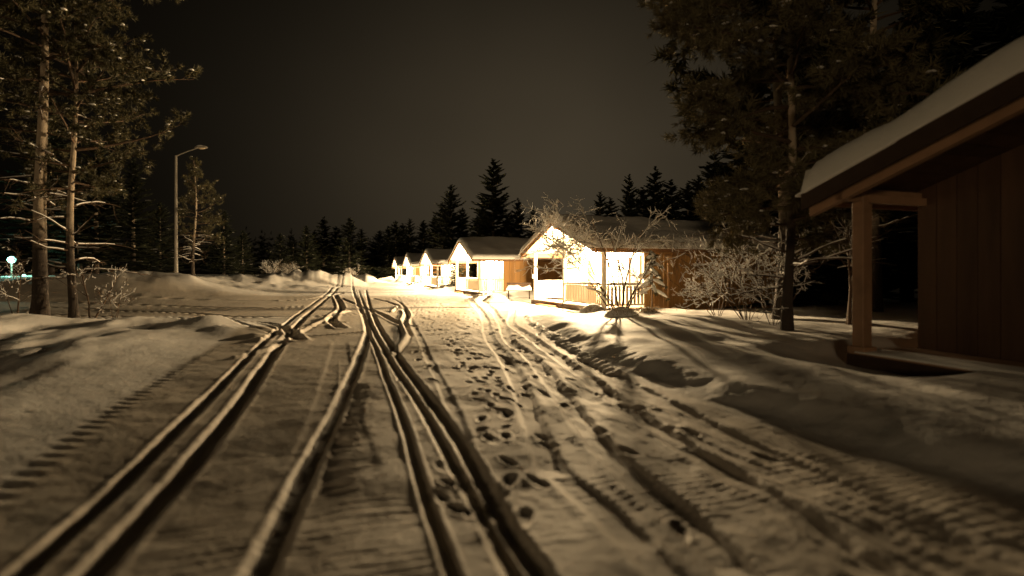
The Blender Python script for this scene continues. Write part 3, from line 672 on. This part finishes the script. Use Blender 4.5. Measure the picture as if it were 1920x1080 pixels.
for i, (px, top, Y) in enumerate(((1420, 150, 26), (1560, 60, 24), (1700, 20, 27), (1640, 180, 21), (1800, -60, 26), (1900, -40, 24), (1480, 210, 32), (1760, 90, 21), (1380, 290, 36))):
    spruce(px, top, Y, i % 4, 'black spruce in the unlit wood behind the right-hand cabin', 1.1, 'spruces in the dark wood on the right')
TL = ['low dark spruce left of the trio above the far end of the cabin row', 'dark spruce filling the gap left of the trio above the farthest cabins', 'faint spruce standing between the trio above the farthest cabins',
      'dark spruce just left of the tall pair, above the fourth cabin', 'dark spruce touching the left side of the second-tallest spruce', 'dark spruce in the gap right of the second-tallest spruce', 'low dark spruce at the left foot of the tallest spruce',
      'dark spruce overlapping the left side of the tallest spruce', 'low dark spruce at the right foot of the tallest spruce', 'dark spruce above the left eave of the largest cabin', 'low dark spruce peeping out left of the largest cabin gable',
      'dark spruce between the slim and the broad spruces left of the road end', 'dark spruce left of the bushy one above the road end', 'dark spruce right of the bushy one above the road end', 'lowest dark spruce above the grey frosted bush',
      'low spruce left of the pointed pair behind the largest cabin ridge', 'dark spruce between the pointed pair behind the largest cabin ridge', 'dark spruce right of the pointed pair behind the largest cabin ridge', 'dark spruce behind the snow-dusted one near the big right pine']
for i, (px, top, Y) in enumerate(((712, 432, 104), (728, 425, 100), (755, 420, 108), (815, 405, 98), (830, 380, 84), (868, 392, 90), (895, 405, 86), (905, 370, 84), (955, 398, 88), (1000, 392, 84), (1020, 405, 80), (590, 432, 100), (630, 425, 98), (678, 430, 100), (550, 446, 96), (1145, 372, 60), (1205, 352, 62), (1258, 340, 58), (1310, 330, 52))):
    spruce(px, top, Y, (i*3+1) % 4, TL[i], rnd.uniform(.8, 1.3), 'spruces of the treeline behind the cabins')
# far wood as one mass
fw = MB(); srcs = []
for k in range(3):
    a, _ = spruce_mesh(40+k, lay=8, rad=2.6, z0=.2); srcs.append((np.concatenate(a.v), np.concatenate(a.f3)))
for i in range(300):
    u = rnd.uniform(-1.2, 1.2) if i % 3 else rnd.uniform(-.6, .1); Y = rnd.uniform(112, 165); X = u*Y; hh = rnd.uniform(.9, 1.35)
    if abs(u+.25) < .35: hh *= .85
    v, f = srcs[i % 3]; a = rnd.uniform(0, 6); ca, sa = math.cos(a), math.sin(a)
    fw.add(v @ np.array(((ca, sa, 0), (-sa, ca, 0), (0, 0, 1)))*hh+np.array((X, Y, 0)), f)
tag(fw.build('far_wood', M['fir']), 'dark far-off spruce wood closing the end of the road', 'wood', None, 'stuff')

# the pines near the camera
pine((-15.1, 17.0, ground_z(-15.1, 17.0)), 14.0, 3.4, 7.2, 'big pine at the far left with a bare two-tone trunk', 21, .215, 1.2, 24, (.3, 0), (.3, -.2), .10, 1.2, foliage='needle')
pine((-14.35, 17.4, ground_z(-14.35, 17.4)), 11.0, 2.7, 3.8, 'slimmer pine beside the big left pine, snowy needles reaching to the right', 22, .13, .85, 20, (.1, 0), (.7, -.35), .6, 1.1, foliage='needle')
pine((-24.4, 41., ground_z(-24.4, 41.)), 8.9, 1.8, 2.6, 'small narrow pine with a lit pale trunk just right of the street lamp', 23, .12, .7, 26, (0, 0), (.6, -.3), .3, 1.1, foliage='needle')
pine((6.4, 12.3, ground_z(6.4, 12.3)), 13.0, 2.5, 1.9, 'tall pine with slender trunk between the largest cabin and the dark cabin', 24, .115, 2.3, 10, (.05, 0), (-.35, -.35), .3, 1.2, branches=70)
pine((7.4, 14.6, ground_z(7.4, 14.6)), 14.0, 3.0, 4.2, 'dark pine standing close behind the slender right pine', 25, .17, 1.2, 8, (-.2, 0), (-.2, -.2), .08, 1.3, tk=TUFTS_L, foliage='needle')
pine((11.8, 17.5, ground_z(11.8, 17.5)), 15.0, 3.4, 4.5, 'dark pine rising over the roof of the right-hand cabin', 26, .2, 1.2, 4, (0, 0), (-.2, -.3), .1, 1.5, tk=TUFTS_L, foliage='needle')

def shrub(name, loc, stems, h, label, cat, seed, spread=.35, lean=(0, 0), gens=3, twigs=7, snow=.5, r0=.022, group=None, m_twig='twig', up=.06, custom=()):
    r = random.Random(seed); root = empty(name, loc); tag(root, label, cat, group); mb, fm, sm = MB(), MB(), MB()
    def grow(p, d, ln, rad_, gen, tw=None, q0=.3):
        n = 6 if gen < 2 else 4
        b = limb(p, d, ln, n, .10+.05*gen, up if gen < 2 else -.01, r); (mb if gen < 2 else fm).tube(b, np.linspace(rad_, rad_*.45, n+1), 5 if gen == 0 else 4 if gen == 1 else 3, False)
        if gen > 0 and r.random() < snow: sm.tube(b+np.array((0, 0, rad_*.8+.004)), np.linspace(rad_*1.2+.006, .006, n+1), 4, False)
        if gen < gens:
            for k in range(tw if tw else twigs if gen else twigs+2):
                q = r.uniform(.25 if gen else q0, 1.); j = min(n-1, int(q*n)); dd = b[j+1]-b[j]; dd = dd/np.linalg.norm(dd)
                v = dd*.75+np.array((r.gauss(0, .6), r.gauss(0, .6), r.gauss(.05, .4))); grow(b[j]+(b[j+1]-b[j])*(q*n-j), v, ln*r.uniform(.28, .5), min(rad_*.36, .011)+.0013, gen+1)
    for i in range(stems):
        a = i*6.283/stems+r.uniform(-.4, .4); s = spread*r.uniform(.4, 1.2); grow((.05*math.cos(a), .05*math.sin(a), -.1), (lean[0]+s*math.cos(a), lean[1]+s*math.sin(a), 1.), h*r.uniform(.75, 1.05), r0*r.uniform(.7, 1.1), 0)
    for (d_, l_, n_, q_) in custom: grow((d_[0]*.15, d_[1]*.15, -.1), d_, l_, (r0*l_/3.6+.004 if n_ > 5 else .034), 0, n_, q_)
    tag(mb.build('stems', M['twig'], root, True), kind='stuff'); tag(fm.build('twigs', M[m_twig], root), kind='stuff')
    if sm.v: tag(sm.build('snow', M['snow'], root, True), kind='stuff')
    return root
def gl(px, Y): X = (px-CX)/FP*Y; return (X, Y, ground_z(X, Y))
shrub('birch_shrub', gl(1165, 16.6), 0, 3.7, 'bare birch shrub with thin dark stems in front of the largest cabin', 'shrub', 31, .24, (0, 0), 3, 7, .75, .024, m_twig='snowtwig', up=-.015,
      custom=[((-.58, .25, 1), 3.2, 11, .66), ((-.46, .2, 1), 2.9, 10, .66), ((-.72, .3, 1), 3.2, 11, .62), ((-.20, .1, 1), 3.1, 2, .45), ((.14, 0, 1), 2.8, 2, .5), ((.04, .1, 1), 2.5, 2, .45), ((.24, 0, 1), 2.1, 1, .4), ((.45, -.1, .8), 1.3, 2, .5), ((-.5, -.1, .8), 1.1, 2, .5)])
shrub('snowy_bush', gl(1400, 14.2), 9, 2.7, 'dense snow-covered bush of pale twigs at the foot of the slender right pine', 'bush', 32, .65, (-.1, 0), 3, 5, .3, .014, m_twig='dimtwig', up=.02)
shrub('snowy_bush', gl(1345, 15.6), 8, 1.9, 'snow-covered bush against the brown side wall of the largest cabin', 'bush', 33, .7, (-.1, 0), 3, 5, .45, .013, m_twig='dimtwig', up=0)
shrub('snowy_bush', gl(1450, 13.0), 6, 2.0, 'low twiggy bush right under the slender right pine', 'bush', 34, .8, (-.1, -.1), 3, 5, .35, .010, m_twig='dimtwig', up=.02)
shrub('sapling', gl(172, 17.2), 2, 1.7, 'thin bare sapling on the left bank beside the pines', 'sapling', 35, .2, (.15, 0), 3, 5, .2, .028)
shrub('sapling', gl(30, 18.), 3, 1.9, 'bare saplings at the left edge below the teal lamp', 'sapling', 36, .25, (0, 0), 3, 5, .2, .02)
shrub('sapling', gl(215, 17.6), 3, 1.1, 'low leafless twigs right of the thin sapling on the left bank', 'sapling', 37, .6, (0, 0), 3, 5, .2, .010)
shrub('sapling', gl(1592, 12.6), 3, 3.6, 'pale bare birch stems in the dark gap left of the brown porch post', 'sapling', 39, .16, (.05, 0), 2, 5, .5, .035, m_twig='snowtwig')
for i, (px, Y, h_) in enumerate(((545, 70, 2.6), (510, 66, 2.2), (800, 88, 2.6), (660, 80, 2.0))):
    shrub('frosted_bush', gl(px, Y), 8, h_, ['grey frosted bush behind the far snow piles', 'smaller frosted bush left of the grey one behind the snow piles', 'frosted bush in the dark right of the farthest cabin', 'frosted bush at the very end of the road'][i], 'bush', 60+i, .5, (0, 0), 2, 8, .3, .02, m_twig='snowtwig')

# snow-laden young spruce in front of the cabin window
def laden(loc, h, label, seed):
    r = random.Random(seed); root = empty('young_spruce', loc); tag(root, label, 'tree'); mb, fm, sm = MB(), MB(), MB()
    mb.tube([(0, 0, -.2), (.02, 0, h*.5), (0, 0, h)], [.022, .016, .005], 6)
    for i in range(20):
        f = i/19; z = .7+(h-.75)*f; ph = i*2.4; ln = .48*(1-f)**.7+.08; b = limb((0, 0, z), (math.cos(ph), math.sin(ph), -.15), ln, 4, .06, -.12, r); mb.tube(b, np.linspace(.008, .003, 5), 3, False)
        for e in range(1, 5):
            for w in range(3): put_tufts(fm, [b[e]], [b[e]-b[e-1]+np.array([r.gauss(0, .06) for _ in range(3)])], [TUFTS[w]], [.6])
        sm.tube(b+np.array((0, 0, .035)), [.02, .05, .06, .055, .02], 6, False)
    mb.build('trunk', M['twig'], root); flush(fm); fm.build('crown', M['needle'], root); tag(sm.build('snow', M['snow'], root, True), kind='stuff')
laden(gl(1222, 17.2), 1.95, 'snow-laden young spruce in front of the lit window of the largest cabin', 5)

# snow-capped mounds of dry grass and low things
def mound(px, Y, rx, ry, h, label, seed, dark=False):
    x, y, z = gl(px, Y); root = empty('grass_mound', (x, y, z)); tag(root, label, 'plant'); r = random.Random(seed)
    n, k = 9, 18; V = [(0, 0, h)]
    for i in range(1, n):
        f = i/(n-1)
        for j in range(k): a = j*6.283/k; q = 1+.18*r.gauss(0, 1)*f; V.append((rx*f*q*math.cos(a), ry*f*q*math.sin(a), h*(1-f**2.4)-.06*f))
    F3 = [(0, 1+j, 1+(j+1) % k) for j in range(k)]; F4 = [(1+i*k+j, 1+(i+1)*k+j, 1+(i+1)*k+(j+1) % k, 1+i*k+(j+1) % k) for i in range(n-2) for j in range(k)]
    mb = MB(); mb.add(V, F4); mb.f3.append(np.array(F3)); mb.build('snow_cap', M['snow'], root, True)
    gm = MB()
    for i in range(600):
        a = r.uniform(0, 6.283); f = r.uniform(.35, 1.05); p = np.array((rx*f*math.cos(a), ry*f*math.sin(a), h*max(0, 1-f**2.4)*.7)); e = p+np.array((math.cos(a)*.16+r.gauss(0, .06), math.sin(a)*.16+r.gauss(0, .06), r.uniform(-.02, .16)))
        w = np.array((-math.sin(a), math.cos(a), 0))*.006; gm.add([p-w, p+w, e], [(0, 1, 2)])
    tag(gm.build('grass_blades', M['grass'], root), kind='stuff')
mound(1112, 18.6, .55, .5, .32, 'rounded snowy grass mound before the porch railing of the largest cabin', 1)
mound(1165, 16.3, .55, .5, .26, 'dark grassy mound around the stems of the bare birch shrub', 2)
mound(930, 28.5, .75, .6, .42, 'dark plant clump half buried in snow between the two nearest lit cabins', 3)
mound(1215, 16.8, .35, .35, .16, 'small grassy tuft at the foot of the young spruce', 4)
# garden bench with snow between the two nearest cabins
x, y, z = gl(973, 30.5); bn = empty('garden_bench', (x, y, z), ROW+math.radians(70)); tag(bn, 'dark garden bench with a thick cap of snow beside the largest cabin', 'bench')
for yy in (-.6, .6):
    bx('leg', (-.2, yy-.03, -.2), (-.14, yy+.03, .42), M['dark'], bn); bx('leg', (.18, yy-.03, -.2), (.24, yy+.03, .85), M['dark'], bn)
for k in range(3): bx('seat_slat', (-.22+k*.15, -.7, .42), (-.09+k*.15, .7, .455), M['dark'], bn); bx('back_slat', (.15, -.7, .52+k*.13), (.178, .7, .62+k*.13), M['dark'], bn)
snow_strip((0, -.72, .452), (0, .72, .452), .5, .24, 3).build('snow_cap', M['snow'], bn, True)

# ------------------------------------------------------------------ street lamp (unlit) and the far teal lamps
X, Y, z = gl(330, 40); lp = empty('street_lamp', (X, Y, z)); tag(lp, 'tall unlit street lamp on a thin pole left of the road', 'street lamp')
ztop = CAMZ+(HZ-292)*.040-z
mb = MB(); mb.tube([(0, 0, -.3), (0, 0, 1.2), (0, 0, ztop)], [.15, .12, .085], 10); mb.build('pole', M['wire'], lp, True)
mb = MB(); mb.tube([(0, 0, ztop-.05), (.3, 0, ztop+.10), (1., -.05, ztop+.36), (1.6, -.1, ztop+.52)], [.05, .045, .04, .035], 8); mb.build('arm', M['wire'], lp, True)
import bmesh
bm = bmesh.new(); bmesh.ops.create_icosphere(bm, subdivisions=3, radius=1)
for v in bm.verts: v.co = Vector((v.co.x*.5, v.co.y*.2, max(v.co.z, -.25)*.16+.0)) + Vector((1.95, -.12, ztop+.58))
me = bpy.data.meshes.new('lamp_head'); bm.to_mesh(me); bm.free(); hd = link('lamp_head', me, M['wire'], lp)
bm = bmesh.new(); bmesh.ops.create_icosphere(bm, subdivisions=2, radius=1)
for v in bm.verts: v.co = Vector((v.co.x*.27, v.co.y*.13, v.co.z*.07)) + Vector((2.0, -.12, ztop+.53))
me = bpy.data.meshes.new('lens'); bm.to_mesh(me); bm.free(); link('lens', me, M['curtain'], hd)
put = MB(); put_blob(put, np.array((1.9, -.12, ztop+.70)), .36, .14, .12); put.build('snow_cap', M['snow'], hd, True)
for (px, py, Y, rr, pw_, lab) in ((22, 487, 46, .30, 500., 'bright teal globe lamp glowing far off at the left edge'), (45, 517, 44, .13, 0, 'small teal light low down beside the far globe lamp')):
    X = (px-CX)/FP*Y; gz = ground_z(X, Y); zz = CAMZ+(HZ-py)*Y/FP; gz = min(gz, zz-.4); yl = empty('yard_lamp', (X, Y, gz)); tag(yl, lab, 'lamp')
    mb = MB(); mb.tube([(0, 0, -.3), (0, 0, zz-gz-rr*.9)], [.07, .06], 8); mb.build('pole', M['wire'], yl, True)
    mb = MB(); mb.tube([(0, 0, zz-gz-rr*1.05), (0, 0, zz-gz-rr*.8)], [rr*.5, rr*.55], 12); mb.build('collar', M['wire'], yl, True)
    bm = bmesh.new(); bmesh.ops.create_icosphere(bm, subdivisions=3, radius=rr, matrix=Matrix.Translation((0, 0, zz-gz))); me = bpy.data.meshes.new('globe'); bm.to_mesh(me); bm.free(); link('globe', me, M['teal'], yl)
    if pw_:
        ld = bpy.data.lights.new('teal_light', 'POINT'); ld.energy = pw_; ld.color = (.4, 1., .75); ld.shadow_soft_size = .1; lo = bpy.data.objects.new('teal_light', ld); COL.objects.link(lo); lo.parent = yl; lo.location = (.3, -.7, zz-gz)
